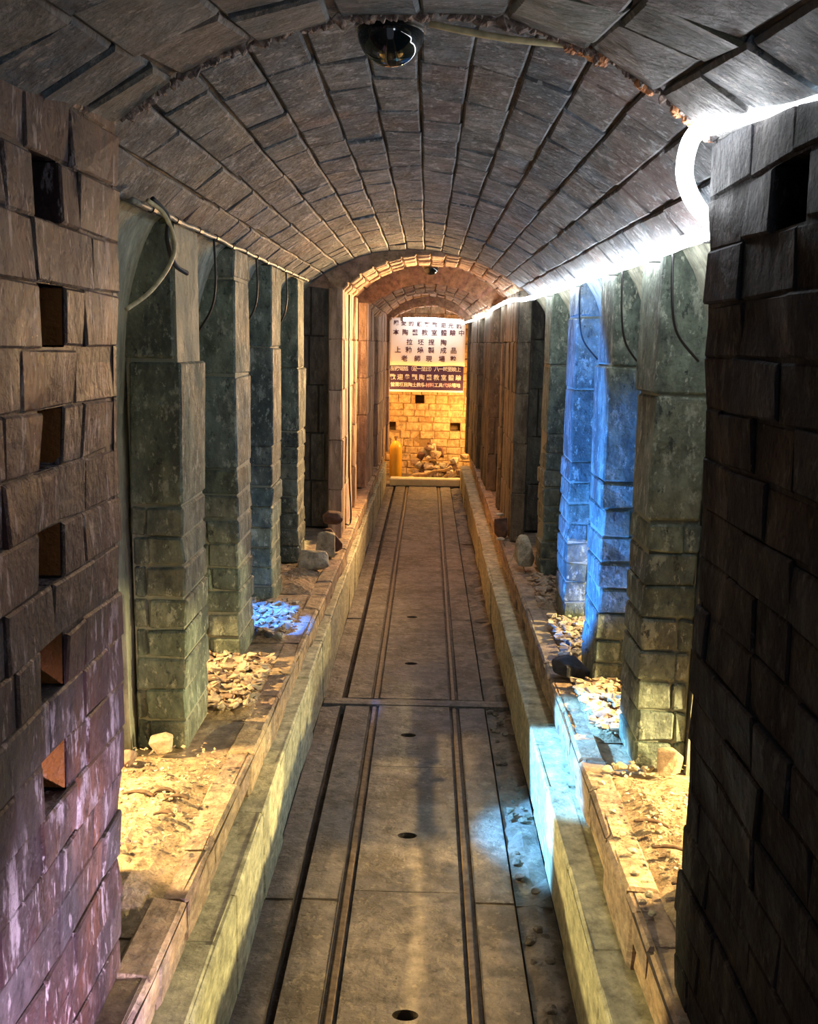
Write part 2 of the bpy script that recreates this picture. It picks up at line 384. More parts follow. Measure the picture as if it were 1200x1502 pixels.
# ------------------------------------------------------------------ back walls of the wide section, with cove and side ports
PORTS={'left':[(2.30,2.96,.98),(3.30,3.90,.90),(4.22,4.80,1.30),(6.22,6.52,.9)],'right':[(2.30,2.93,.98),(3.14,3.66,.90),(3.96,4.66,.85)]}
def cove_x(side,z):
    base,top,zt=((.965,.79,CZ+.39) if side=='left' else (.875,.69,CZ+.32))
    zs=CZ-.35
    if z<zs: return base
    k=min(1,(z-zs)/(zt-zs)); return base-(base-top)*(1-math.sqrt(max(0,1-k**2.2)))
def back_wall(side):
    sgn=-1 if side=='left' else 1; mb=MB(); ports=PORTS[side]
    ys=sorted(set([YN-.02,YE+.05]+[p for q in ports for p in q[:2]]+[YN+(YE-YN)*i/60 for i in range(1,60)]))
    zs=sorted(set([.40]+[q[2] for q in ports]+[.4+.06*i for i in range(1,31)]+[CZ+.34,CZ+.40]))
    def P(y,z,h=0):
        w=.014*n3(y*2.5,z*2.5,2)+.006*n3(y*9,z*5,7)
        return (sgn*(cove_x(side,z)+w+h),y,z)
    for i in range(len(ys)-1):
        for j in range(len(zs)-1):
            yc=(ys[i]+ys[i+1])/2; zc=(zs[j]+zs[j+1])/2
            op=any(q[0]<yc<q[1] and zc<q[2] for q in ports)
            if op: continue
            t=(abs(n3(yc*3,zc*3,3)),.5,0)
            mb.face([mb.add([P(ys[i],zs[j])]),mb.add([P(ys[i+1],zs[j])]),mb.add([P(ys[i+1],zs[j+1])]),mb.add([P(ys[i],zs[j+1])])],t)
            if zc<1.6:
                mb.face([mb.add([P(ys[i],zs[j],.22)]),mb.add([P(ys[i+1],zs[j],.22)]),mb.add([P(ys[i+1],zs[j+1],.22)]),mb.add([P(ys[i],zs[j+1],.22)])],t)
    for (a,b,zt) in ports:
        for y in (a,b): mb.face([mb.add([P(y,.40)]),mb.add([P(y,zt)]),mb.add([P(y,zt,.22)]),mb.add([P(y,.40,.22)])],(.4,.5,0))
        mb.face([mb.add([P(a,zt)]),mb.add([P(b,zt)]),mb.add([P(b,zt,.22)]),mb.add([P(a,zt,.22)])],(.4,.5,0))
    return struct(mb.build('wall_'+side,M_bg,fixn=False))
back_wall('left'); back_wall('right')

# ------------------------------------------------------------------ pillars
def pillar(side,y0,y1,label,zbase=.43,seed=0,zsmooth=1.22):
    rs=random.getstate(); random.seed(seed)
    sgn=-1 if side=='left' else 1
    xf=.78 if side=='left' else .70; xb=.95 if side=='left' else .862
    ztop=(CZ+.375 if side=='left' else CZ+.315)
    mb=MB(); z=zbase; mort=(.5,.5,1)
    w=(xb-xf); yc=(y0+y1)/2
    mb.box((sgn*(xf+.008) if sgn>0 else -xb, y0+.006, 0),(xb if sgn>0 else -(xf+.008),y1-.006,ztop-zbase),mort)
    sh=R(-.5,.5)*.01
    while z<ztop-.01:
        low=z<zsmooth
        h=.104*R(.94,1.06) if low else R(.34,.5)
        if z+h>ztop-.12: h=ztop-z
        wob=.010*n3(z*2,seed,4)+R(-.005,.005)
        # course: a wide block and, low down, a pale quoin block on the wall side
        pieces=[(xf,xb)]
        if low and R(0,1)<.75: m=xb-R(.035,.06); pieces=[(xf,m),(m,xb)]
        for (p,q) in pieces:
            c=(sgn*((p+q)/2+wob),yc+sh,z+h/2-zbase); hh=((q-p)/2,(y1-y0)/2+.004,h/2-.004)
            mb.cbox(c,hh,.007,.005,t=(R(0,1),R(0,1),0))
        z+=h
    o=mb.build('kiln_pillar',M_pil,loc=(0,0,zbase))
    tag(o,label,'pillar','brick pillars along the firing chamber')
    random.setstate(rs); return o
LP=[(3.02,3.33,'grey-green brick pillar nearest on the left ledge, its side streaked pale yellow'),
    (3.93,4.24,'second brick pillar on the left ledge, bright brick chips at its foot'),
    (4.80,5.10,'third brick pillar on the left ledge, thin blue light on its edge'),
    (5.80,6.12,'fourth and farthest brick pillar on the left ledge, before the dark gap')]
for i,(a,b,lb) in enumerate(LP): pillar('left',a,b,lb,seed=11+i)
RP=[(2.95,3.20,'olive coursed brick pillar nearest on the right ledge, beside the black wall'),
    (3.72,4.02,'blue-lit brick pillar on right ledge with its foot in orange rubble'),
    (4.62,4.90,'farther blue-lit brick pillar on right ledge, wholly blue'),
    (5.60,5.88,'dark brick pillar on the right ledge just behind the blue-lit pair')]
for i,(a,b,lb) in enumerate(RP): pillar('right',a,b,lb,seed=31+i)

# ------------------------------------------------------------------ narrow section walls
def seg_wall(side,Y0,Y1,x0,x1,zt,mat,ha=.33,lb=.12,z0=.43,out=.3):
    """flat brick wall segment along y, x at each end, plus its near end face"""
    sgn=-1 if side=='left' else 1; mb=MB()
    def X(y): return x0+(x1-x0)*(y-Y0)/(Y1-Y0)
    def S(z,y,h): return (sgn*(X(y)-h+.008*n3(y*3,z*2,8)),y,z)
    mb.bricks(S,rows_cells(z0,zt,Y0,Y1,ha,lb),gap=.004,ch=.006,jh=.006,depth=.08,back=.006)
    def E(a,z,h): return (sgn*(x0+a),Y0-h,z)
    mb.bricks(E,[(a0,a1,b0,b1) for (b0,b1,a0,a1) in rows_cells(z0,zt,0,out,ha,.13)],gap=.008,ch=.006,jh=.007,depth=.03,back=.012)
    ob=max(out,.1)
    mb.box((min(sgn*(x0+.06),sgn*(x0+ob)),Y0+.03,z0),(max(sgn*(x0+.06),sgn*(x0+ob)),Y1,zt),(.5,.5,1))
    return struct(mb.build('wall_'+side,mat))
zL=CZ+.37
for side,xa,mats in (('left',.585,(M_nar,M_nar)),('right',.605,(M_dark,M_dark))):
    k=0 if side=='left' else -.005
    seg_wall(side,YE,7.45,xa,xa-.005,zL,mats[0],out=.095)
    seg_wall(side,7.0,7.3,xa+.09,xa+.09,CZ+.75,M_dark,out=.36)  # closing wall behind the gap, coloured dark to paint in its deep shade
    seg_wall(side,7.45,7.9,xa+.05,xa+.05,zL,mats[1])
    seg_wall(side,7.9,8.12,xa+.005,xa+.005,zL,mats[1])
    seg_wall(side,8.12,9.0,xa+.11,xa+.11,zL,mats[1])
    seg_wall(side,9.0,9.9,xa-.02,xa-.03,zL,mats[0])
    seg_wall(side,9.9,10.6,xa+.03,xa+.0,zL,mats[1])
    seg_wall(side,10.6,12.1,xa-.04,xa-.07,zL,mats[0])
    seg_wall(side,12.1,12.4,xa-.10,xa-.10,zL,mats[0])
    seg_wall(side,12.4,13.3,xa+.05,xa+.05,zL,M_end,z0=0)
# end wall with three square vents
mb=MB()
def SE(a,z,h): return (a,13.28-h,z)
cells=[];nic=[]
hole=[(-.16,-.04,.98,1.10),(-.56,-.43,.60,.72),(.33,.47,.60,.72)]
z=-.02
zrows=[-.02,.08,.18,.28,.38,.49,.60,.72,.80,.89,.98,1.10,1.2,1.3,1.4,1.5,1.6,1.7,1.8,1.9,2.0,2.1,2.2,2.3,2.45]
for i in range(len(zrows)-1):
    za,zb=zrows[i],zrows[i+1]; hs=[h for h in hole if abs(h[2]-za)<.01]
    b=-.72; 
    stops=sorted([h[0] for h in hs])
    while b<.72-1e-4:
        hh=[h for h in hs if abs(h[0]-b)<.005]
        if hh:
            nic.append(len(cells)); cells.append((b,hh[0][1],za,zb)); b=hh[0][1]; continue
        e=b+R(.12,.24)
        for s_ in stops:
            if b<s_-.005 and e>s_-.05: e=s_
        if .72-e<.06: e=.72
        cells.append((b,e,za,zb)); b=e
mb.bricks(SE,cells,gap=.007,ch=.008,jh=.012,jc=.007,depth=.30,back=.014,niche=nic)
mb.box((-.75,13.62,-.05),(.75,13.7,2.5),(.5,.5,1))
struct(mb.build('wall_end',M_end))

# ------------------------------------------------------------------ ledges and pit walls
def ledge(side):
    sgn=-1 if side=='left' else 1
    Y0,Y1=-.6,12.1
    xe=lambda y:(.60-.012*min(y,6)) if side=='left' else .535+.002*y      # top inner edge
    xs=lambda y:(.50+.0*y) if side=='left' else .445                     # lower face
    za=.30 if side=='left' else .27                                          # step height
    xw=1.25
    # top course
    mb=MB()
    def T(x,y,h): return (sgn*x,y,.43+h+.006*n3(x*4,y*3,3))
    mb.grid(lambda u,v:T(xe(Y0+(Y1-Y0)*v)+.02+(xw-.62)*u,Y0+(Y1-Y0)*v,-.012+.01*n3(u*5,v*40,2)),6,160,(.5,.5,0))
    cells=[(a,b,c,d) for (a,b,c,d) in rows_cells(-.01,.085,Y0,Y1,.1,.26)]
    def K(a,y,h): return (sgn*(xe(y)+a),y,.43+h+.008*n3(y*5,a*9,6))
    mb.bricks(K,cells,gap=.008,ch=.008,jh=.007,jc=.004,depth=.08,back=.012)
    def F(z,y,h): return (sgn*(xe(y)-h+.008*n3(y*6,z*6,7)),y,z)
    mb.bricks(F,rows_cells(za,.43,Y0,Y1,.13,.28),gap=.008,ch=.010,jh=.010,jc=.006,depth=.08,back=.012)
    o1=struct(mb.build('ledge_'+side,M_kerb))
    # lower step and pit face
    mb=MB()
    def St(a,y,h): return (sgn*(xs(y)+a),y,za+h+.006*n3(y*4,a*6,9))
    mb.bricks(St,rows_cells(0,.14,Y0,Y1,.14,.5),gap=.004,ch=.006,jh=.005,jc=.004,depth=.06,back=.01)
    def G(z,y,h): return (sgn*(xs(y)-h+.007*n3(y*5,z*6,4)),y,z)
    mb.bricks(G,rows_cells(-.02,za,Y0,Y1,.3,.46),gap=.005,ch=.006,jh=.005,jc=.005,depth=.08,back=.012)
    return struct(mb.build('wall_pit_'+side,M_pit if True else M_dark))
ledge('left'); ledge('right')

# ------------------------------------------------------------------ floor
mb=MB()
mb.box((-.7,-.6,-.16),(.7,13.4,-.10),(.5,.5,1))
def strip(x0,x1,Ys,top=0,hole=None,rough=0):
    for i in range(len(Ys)-1):
        a,b=Ys[i]+.004,Ys[i+1]-.004; t=(R(0,1),R(0,1),0)
        n=max(2,int((b-a)/.06)); m=max(2,int((x1-x0)/.05))
        def P(u,v):
            x=x0+(x1-x0)*u; y=a+(b-a)*v; e=min(u,1-u,v*4,(1-v)*4)
            return (x,y,top+.004*n3(x*6,y*6,2)+rough*n3(x*14,y*14,3)-(.004 if e<.001 else 0))
        mb.grid(P,m,n,t)
        for q in ((x0,a,x0,b),(x1,a,x1,b),(x0,a,x1,a),(x0,b,x1,b)):
            k=mb.add([(q[0],q[1],-.11),(q[2],q[3],-.11),(q[2],q[3],top-.002),(q[0],q[1],top-.002)]); mb.face([k,k+1,k+2,k+3],t)
cross=4.60
ysA=[-.6,1.6,2.85,cross-.05]; ysB=[cross+.05,6.1,8.6,12.1]
for Ys in (ysA,ysB):
    strip(-.375,-.255,Ys); strip(.192,.318,Ys)
    strip(.325,.445,Ys,top=-.010,rough=.030)
    strip(-.498,-.405,Ys,top=-.004,rough=.008)
strip(-.49,.44,[cross-.045,cross+.045],top=.004)
for gx in (-.232,.167):
    mb.grid(lambda u,v:(gx-.024+.048*u,-.6+12.7*v,-.020+.006*n3(v*90,u*2,3)),3,200,(.5,.5,.4))
# gutter bottom
mb.grid(lambda u,v:(-.405+.03*u,-.6+12.7*v,-.055+.01*n3(v*60,u,1)),2,120,(0,0,1))
strip(-.7,.7,[12.1,13.35],top=0)
# centre slab with oval pockets
def slab_hole(x0,x1,a,b,hc,t):
    n=mb.add([(x0,a,0),(x1,a,0),(x1,b,0),(x0,b,0)])
    if hc is None: mb.face([n,n+1,n+2,n+3],t)
    else:
        cx,cy=hc; m=24; rx,ry=.036,.022; ring=[];low=[]
        for k in range(m):
            an=2*PI*(k+.5)/m-PI; p=(cx+rx*math.cos(an),cy+ry*math.sin(an))
            ring.append(mb.add([(p[0],p[1],-.001)])); low.append(mb.add([(p[0],p[1],-.09)]))
        # outer boundary split in the same angular sectors
        outer=[]
        for k in range(m):
            an=2*PI*(k+.5)/m-PI; dx,dy=math.cos(an),math.sin(an)
            s=min(((x1-cx)/dx if dx>0 else (x0-cx)/dx) if abs(dx)>1e-6 else 9,((b-cy)/dy if dy>0 else (a-cy)/dy) if abs(dy)>1e-6 else 9)
            outer.append(mb.add([(cx+dx*s,cy+dy*s,0)]))
        corners=[(x0,a),(x1,a),(x1,b),(x0,b)]
        for k in range(m):
            k2=(k+1)%m
            po,pn=mb.v[outer[k]],mb.v[outer[k2]]
            face=[ring[k],outer[k]]
            for c in corners:
                a0=math.atan2(po[1]-cy,po[0]-cx); a1=math.atan2(pn[1]-cy,pn[0]-cx); ac=math.atan2(c[1]-cy,c[0]-cx)
                if a1<a0: a1+=2*PI
                if ac<a0: ac+=2*PI
                if a0<ac<a1: face.append(mb.add([(c[0],c[1],0)]))
            face+=[outer[k2],ring[k2]]
            mb.face(face,t); mb.face([ring[k2],ring[k],low[k],low[k2]],(.5,.5,1))
    for q in ((x0,a,x0,b),(x1,a,x1,b),(x0,a,x1,a),(x0,b,x1,b)):
        k=mb.add([(q[0],q[1],-.11),(q[2],q[3],-.11),(q[2],q[3],0),(q[0],q[1],0)]); mb.face([k,k+1,k+2,k+3],t)
holes=[(-.025,2.31),(-.04,3.27),(-.055,4.19),(-.06,5.2),(-.07,6.14)]
segs=[(-.6,1.2),(1.2,2.9),(2.9,3.85),(3.85,cross-.05),(cross+.05,5.75),(5.75,6.6),(6.6,9.2),(9.2,12.1)]
for (a,b) in segs:
    hc=next((h for h in holes if a+.05<h[1]<b-.05),None)
    slab_hole(-.208,.142,a+.002,b-.002,hc,(R(0,1),R(0,1),0))
struct(mb.build('floor',M_floor,fixn=False))
# rails sunk in the two grooves
for x,nm in ((-.232,'long rusty rail sunk in the floor groove left of the centre slab'),(.167,'long rusty rail sunk in the floor groove right of the centre slab')):
    mb=MB()
    pr=[(-.012,-.055),(.012,-.055),(.012,-.05),(.004,-.046),(.004,-.02),(.011,-.014),(.011,-.003),(.007,0),(-.007,0),(-.011,-.003),(-.011,-.014),(-.004,-.02),(-.004,-.046),(-.012,-.05)]
    for (ya,yb) in ((-.6,cross-.05),(cross+.05,12.05)):
        N=len(pr); n=mb.add([(p[0],ya,p[1]) for p in pr]+[(p[0],yb,p[1]) for p in pr])
        for i in range(N): mb.face([n+i,n+(i+1)%N,n+N+(i+1)%N,n+N+i],(.5,.5,0))
        mb.face([n+i for i in range(N)][::-1],(.5,.5,0)); mb.face([n+N+i for i in range(N)],(.5,.5,0))
    tag(mb.build('track_rail',M_rail,loc=(x,0,-.006)),nm,'rail')

# ------------------------------------------------------------------ sand, chips, stones on the ledges
def patch(side,y0,y1,name,label,h=.02,rough=.01,mat=M_sand):
    sgn=-1 if side=='left' else 1; xi,xo=(.61,.955) if side=='left' else (.60,.86)
    mb=MB()
    def P(u,v):
        x=xi+(xo-xi)*u; y=y0+(y1-y0)*v; e=min(1,min(u*3,v*6,(1-v)*6))
        return (sgn*x,y,.432+(h+.02*n3(x*4,y*4,3)+rough*n3(x*22,y*22,4)+rough*.6*n3(x*50,y*50,4))*e - .012*(1-e))
    mb.grid(P,30,50,(.5,.5,0))
    return tag(mb.build(name,mat,smooth=False,fixn=False),label,'sand',kind='stuff')
patch('left',2.0,2.98,'fine_sand','pale fine sand on the left ledge before the nearest pillar')
patch('right',1.95,2.93,'fine_sand','pale fine sand on the right ledge before the nearest pillar')
patch('left',3.30,3.92,'fine_sand','sand bed under chips between the first and second left pillars',.02,.016)
patch('left',4.22,4.80,'fine_sand','sand bed between the second and third left pillars, lit blue',.015,.02)
patch('left',5.1,5.8,'fine_sand','grey grit between the third and fourth left pillars',.02,.01)
patch('right',3.18,3.70,'fine_sand','sand bed between the first two right pillars',.02,.016)
patch('right',4.0,4.62,'fine_sand','sand bed between the two blue-lit right pillars',.015,.016)
patch('right',4.9,5.6,'fine_sand','sand bed behind the farther blue-lit pillar',.02,.012)
def chips(side,y0,y1,n,label,smin=.008,smax=.026,name='brick_chips'):
    sgn=-1 if side=='left' else 1; xi,xo=(.63,.94) if side=='left' else (.62,.85)
    mb=MB()
    for i in range(n):
        s=R(smin,smax); x=R(xi,xo); y=R(y0,y1)
        M=Matrix.Rotation(R(0,6.3),3,'Z')@Matrix.Rotation(R(-.5,.5),3,'X')@Matrix.Rotation(R(-.4,.4),3,'Y')
        mb.cbox((sgn*x,y,.452+R(0,.022)),(s,s*R(.4,.9),s*R(.12,.35)),s*.08,s*.2,M=M)
    return tag(mb.build(name,M_chip,fixn=False),label,'rubble',kind='stuff')
chips('left',3.32,3.92,420,'loose bright brick chips between the first two left pillars')
chips('left',4.24,4.78,300,'loose chips between second and third left pillars, lit blue')
chips('right',3.2,3.70,360,'loose orange brick chips between the first two right pillars')
chips('right',4.02,4.6,200,'pale chips between the two blue-lit right pillars')
chips('right',4.92,5.5,120,'chips behind the farther blue-lit pillar on the right ledge')
chips('left',2.32,2.98,240,'tiny chips scattered over sand on the near left ledge',.003,.007)
chips('right',2.28,2.92,240,'tiny chips scattered over sand on the near right ledge',.003,.007)
def rock(name,c,s,mat,label,cat,group=None,seed=0,flat=(1,1,1),rot=0,boxy=False):
    rs=random.getstate(); random.seed(seed*7+1)
    bm=bmesh.new()
    for i in range(22):
        v=Vector((R(-1,1),R(-1,1),R(-1,1)))
        v=(v/max(abs(v.x),abs(v.y),abs(v.z)) if boxy else v.normalized())*R(.82,1)
        bm.verts.new((v.x*s*flat[0],v.y*s*flat[1],v.z*s*flat[2]))
    r=bmesh.ops.convex_hull(bm,input=bm.verts)
    bmesh.ops.delete(bm,geom=[g for g in r['geom_interior'] if isinstance(g,bmesh.types.BMVert)],context='VERTS')
    bmesh.ops.bevel(bm,geom=list(bm.edges),offset=s*.05,segments=1,affect='EDGES')
    zmin=min(v.co.z for v in bm.verts)
    for v in bm.verts: v.co.z-=zmin
    me=bpy.data.meshes.new(name); bm.to_mesh(me); bm.free()
    at=me.attributes.new('tint','FLOAT_COLOR','FACE'); tt=(R(0,1),R(0,1),0,1)
    for d in at.data: d.color=tt
    me.materials.append(mat)
    o=bpy.data.objects.new(name,me); COL.objects.link(o); o.location=c; o.rotation_euler=(0,0,rot)
    random.setstate(rs)
    return tag(o,label,cat,group)
Z1=.437
rock('stone_block',(.625,3.80,Z1),.085,M_darkstone,'dark stone block on right ledge edge before the blue pillar foot','stone',seed=1,flat=(1.0,.7,.55),boxy=True)
rock('stone_block',(-.63,5.98,Z1),.07,M_stone,'pale square stone block on left ledge beside the farthest pillar','stone',seed=2,flat=(.95,.9,1.25),boxy=True)
rock('stone_block',(-.60,6.12,Z1+.18),.075,M_brown,'brown rounded block above the pale stone block on left ledge','stone',seed=3,flat=(1.1,.9,.75),rot=.2)
rock('stone_block',(-.60,6.12,Z1),.075,M_brown,'dark brown block carrying the rounded block on left ledge','stone',seed=33,flat=(1.0,.8,1.1),boxy=True)
rock('stone_block',(-.665,5.60,Z1),.085,M_stone,'broad buff stone slab on left ledge between third and fourth pillars','stone',seed=4,flat=(1.2,.6,.7),boxy=True)
rock('stone_block',(.625,5.75,Z1),.085,M_stone,'buff stone block at ledge edge beside the dark right pillar','stone',seed=5,flat=(.8,1.0,1.15),boxy=True)
rock('broken_brick',(.80,2.89,Z1+.01),.04,M_chip,'small reddish broken brick at foot of the nearest right pillar','brick',seed=6,flat=(1,.7,1.1),boxy=True)
rock('broken_brick',(-.86,2.97,Z1),.04,M_chip,'small square broken brick at foot of the nearest left pillar','brick',seed=7,flat=(1,.6,.9),boxy=True)
rock('broken_brick',(-.93,2.86,Z1),.045,M_kerb,'dark orange broken brick on left ledge against the side wall','brick',seed=8,flat=(.6,1,.8))
rock('broken_brick',(-.72,3.88,Z1+.02),.035,M_chip,'reddish broken brick at foot of the second left pillar','brick',seed=9,flat=(1,.6,.6))
for i,(x,y,s) in enumerate([(.60,2.88,.022),(.645,2.90,.028),(.69,2.91,.024),(.735,2.90,.026),(.57,2.80,.018)]):
    rock('pebble',(x,y,Z1+.005),s,M_stone,'pale pebble in the row before the nearest right pillar','pebble','pebbles before the nearest right pillar',seed=40+i,flat=(1,.7,.6))
for i,(x,y,s) in enumerate([(.57,2.62,.016),(.575,2.5,.015),(.58,2.40,.018),(.572,2.3,.014),(.58,2.2,.016),(.57,2.12,.013)]):
    rock('pebble',(x,y,Z1),s,M_stone,'grey pebble along the sandy edge of the near right ledge','pebble','pebbles along the right ledge edge',seed=60+i,flat=(1,1,.5))
for i,(x,y,s,sd) in enumerate([(-.70,4.15,.03,70),(-.66,4.2,.035,71),(.68,4.2,.035,73),(.62,4.05,.03,74),(.60,3.95,.035,75)]):
    rock('pebble',(x,y,Z1+.01),s,M_stone if i%2 else M_darkstone,['dark pebble on left ledge before the blue chips','pale pebble on left ledge before the blue chips','dark pebble between the blue-lit right pillars','pale pebble near the edge between the blue-lit right pillars','dark pebble behind the dark stone block'][i],'pebble',seed=sd,flat=(1,.8,.5))
# dark shards lying on the sand
sh=[(-.83,2.62,.05,0,'dark flat shard on the near left sand, farthest to the left'),(-.76,2.64,.03,.3,'short dark shard at the middle of the near left sand'),(-.71,2.60,.035,.2,'reddish shard on near left sand closest to the kerb'),(-.72,2.50,.032,0,'straight dark shard on the near left sand'),(-.82,2.33,.03,.1,'pale-edged shard at the front of the near left sand'),
    (.66,2.52,.05,-.25,'curved dark shard on the near right sand, farthest back'),(.68,2.38,.05,-.2,'long curved shard midway on the near right sand'),(.70,2.22,.06,.1,'broad dark shard at the shaded edge of the near right sand'),(.80,2.24,.04,0,'dark shard beside the black wall on the near right ledge'),(.69,2.10,.045,.05,'thin dark shard in shade at the front of the right ledge'),
    (.66,4.25,.05,.3,'dark splinter on pale grit between the blue-lit pillars')]
for x,y,L,r,lb in sh:
    mb=MB(); pts=smoothpath([(-L,0,.008),(-L*.3,.006,.011),(L*.4,.004,.012),(L,-.004,.007)],4)
    mb.tube(pts,lambda t:.0035*math.sin(PI*(.12+.76*t))+.0015,6)
    o=mb.build('clay_shard',M_twig,loc=(x,y,Z1+.02),smooth=True); o.rotation_euler=(0,0,r); o.scale=(1,1.8,1)
    tag(o,lb,'shard')
# small white rags and knobs on the right wall further in
rock('white_rag',(.535,6.68,.47+.13),.03,M_white,'small upper white lump on the right ledge deep in the tunnel','rag',seed=80,flat=(1.1,.8,.5))
rock('white_rag',(.54,6.60,.437),.035,M_white,'small lower white lump on the right ledge deep in the tunnel','rag',seed=81,flat=(1.1,.8,.45))
rock('stone_block',(.545,6.70,.437),.065,M_brown,'dark brown block under the upper white lump on the right','stone',seed=82,flat=(.8,.7,1.2),boxy=True)
# loose stones on rough floor right
for i in range(40):
    y=R(2.3,4.5); rock('pebble',(R(.345,.42),y,-.012),R(.012,.024),M_rough,'grey stone in the rough strip right of the track','pebble','stones in the rough strip beside the right rail',seed=90+i,flat=(1,1,.55))

# ------------------------------------------------------------------ LED rope light
P=[(.57,.6,CZ+.34),(.535,1.2,CZ+.335),(.525,1.5,CZ+.365),(.51,1.72,CZ+.385),(.49,1.86,CZ+.395),(.487,1.92,CZ+.375),(.492,1.95,CZ+.33),(.515,1.96,CZ+.285),(.56,2.02,CZ+.262),
   (.64,2.2,CZ+.262),(.655,2.6,CZ+.272),(.66,3.1,CZ+.272),(.662,3.6,CZ+.28),(.66,4.2,CZ+.285),(.665,5,CZ+.29),(.655,5.8,CZ+.298),(.645,6.4,CZ+.305),(.57,6.7,CZ+.308),(.56,7.6,CZ+.315),(.56,8.6,CZ+.312),(.55,9.4,CZ+.29),(.53,10.4,CZ+.285),(.50,11.4,CZ+.28),(.46,12.0,CZ+.275)]
pts=smoothpath(P,7)
pts=[p+Vector((.004*n3(p.y*6,1,1),0,.007*n3(p.y*5,2,5))) if p.y>2.1 else p for p in pts]
led=thing('rope_light','glowing white rope light along the right wall top','light',(0,0,0))
mb=MB(); mb.tube(pts,lambda t:.0165 if t<.42 else .0165-(t-.42)*.011,10,cap=True)  # tube made thicker so its shape takes in the glow
mb.build('light_tube',M_led,led,smooth=True,fixn=False)
for k in range(12,len(pts),9):
    p=pts[k]
    if p.y<2.2: continue
    mb=MB(); mb.box((p.x-.004,p.y-.006,p.z-.021),(p.x+.03,p.y+.006,p.z-.0175)); mb.build('mounting_clip',M_black,led)
# round bulb ending the first rope
bl=thing('bulb_lamp','round glowing white bulb lamp at top right of the near wall','light',(.548,1.52,CZ+.375))
mb=MB(); prof=[(.001,-.026)]+[(.026*math.cos(a),.026*math.sin(a)) for a in [(-80+20*i)*PI/180 for i in range(9)]]+[(.001,.026)]
mb.lathe((0,0,0),prof,16); mb.build('bulb',M_led,bl,smooth=True,fixn=False)
mb=MB(); mb.lathe((.018,0,.03),[(.014,-.012),(.016,0),(.014,.014)],12); mb.build('socket',M_pipe,bl)
# end lamp tube above the banner
el=thing('tube_lamp','bright white tube lamp above the banner at tunnel end','light',(0,12.5,CZ+.31))
mb=MB(); mb.tube([Vector((-.32+.78*i/20,0,.012*math.sin(PI*i/20)-.03*(i/20)**2)) for i in range(21)],.022,10); mb.build('lamp_tube',M_led,el,smooth=True,fixn=False)
mb=MB(); mb.box((-.36,-.015,-.02),(-.325,.015,.03)); mb.build('end_cap',M_pipe,el)
mb=MB(); mb.box((.465,-.015,-.05),(.49,.015,.01)); mb.build('end_cap',M_pipe,el)

# ------------------------------------------------------------------ conduit, cables, hose on the ring
def springL(y): return (-.77,y,CZ+.36+.04*(y-YN)/(YE-YN)-.012)
cd=thing('conduit_pipe','grey conduit with dark clamps along left wall top','pipe',(0,0,0))
pp=[Vector(springL(2.55+(6.2-2.55)*i/40))+Vector((.01*n3(i*.5,1,1),0,.006*n3(i*.4,5,1))) for i in range(41)]
mb=MB(); mb.tube(pp,.008,8); mb.build('pipe_run',M_pipe,cd,smooth=True)
for k in range(2,40,3):
    mb=MB(); mb.tube([pp[k]-Vector((0,.018,0)),pp[k]+Vector((0,.018,0))],.0115,8); mb.build('clamp',M_black,cd)
for y,dz,lb in ((3.5,.33,'thin black gap line before the second left pillar top'),(4.35,.31,'thin black gap line before the third left pillar top'),(5.25,.32,'thin black gap line before the fourth left pillar top')):  # black tubes added to draw the dark gaps along the cove
    b=springL(y); mb=MB()
    mb.tube(smoothpath([b,(b[0]+.006,y-.01,b[2]-dz*.45),(b[0]-.015,y+.01,b[2]-dz*.75),(b[0]-.07,y+.03,b[2]-dz)],6),.0045,6)
    tag(mb.build('cable_or_gap_line',M_black,smooth=True),lb,'cable')
for y,dz,lb in ((2.75,.30,'thin black gap line below rope light above nearest right pillar'),(3.45,.34,'thin black gap line curving down between the first two right pillars'),(4.4,.32,'thin black gap line curving down over the blue-lit pillars')):  # right-hand cove gaps, likewise drawn as black tubes
    x,zz=.675,CZ+.265; mb=MB()
    mb.tube(smoothpath([(x,y,zz),(x+.004,y-.01,zz-dz*.45),(x+.03,y+.01,zz-dz*.75),(x+.10,y+.03,zz-dz)],6),.004,6)
    tag(mb.build('cable_or_gap_line',M_black,smooth=True),lb,'cable')
# yellow and black cable pair at the left
c0=Vector((-.745,2.60,CZ+.36))
mb=MB(); mb.tube(smoothpath([c0,(-.72,2.66,CZ+.335),(-.705,2.70,CZ+.28),(-.705,2.70,CZ+.235),(-.72,2.66,CZ+.18),(-.745,2.58,CZ+.12),(-.78,2.50,CZ+.075)],8),.006,8)
tag(mb.build('cable_or_gap_line',M_cream,smooth=True),'cream cable curving down the left wall from the conduit end','cable')
mb=MB(); mb.tube(smoothpath([c0+Vector((.006,.02,.008)),(-.715,2.68,CZ+.33),(-.72,2.69,CZ+.27),(-.715,2.74,CZ+.21),(-.70,2.82,CZ+.19)],8),.007,8)
tag(mb.build('cable_or_gap_line',M_black,smooth=True),'black cable looping beside the cream cable on left wall','cable')
mb=MB(); mb.tube(smoothpath([(-.556,6.8,CZ+.33),(-.552,6.78,CZ-.3),(-.545,6.76,CZ-.9),(-.53,6.74,CZ-1.25),(-.56,6.66,CZ-1.27)],10),.006,6)
tag(mb.build('cable_or_gap_line',M_black,smooth=True),'long thin black cable down the orange-lit left wall','cable')
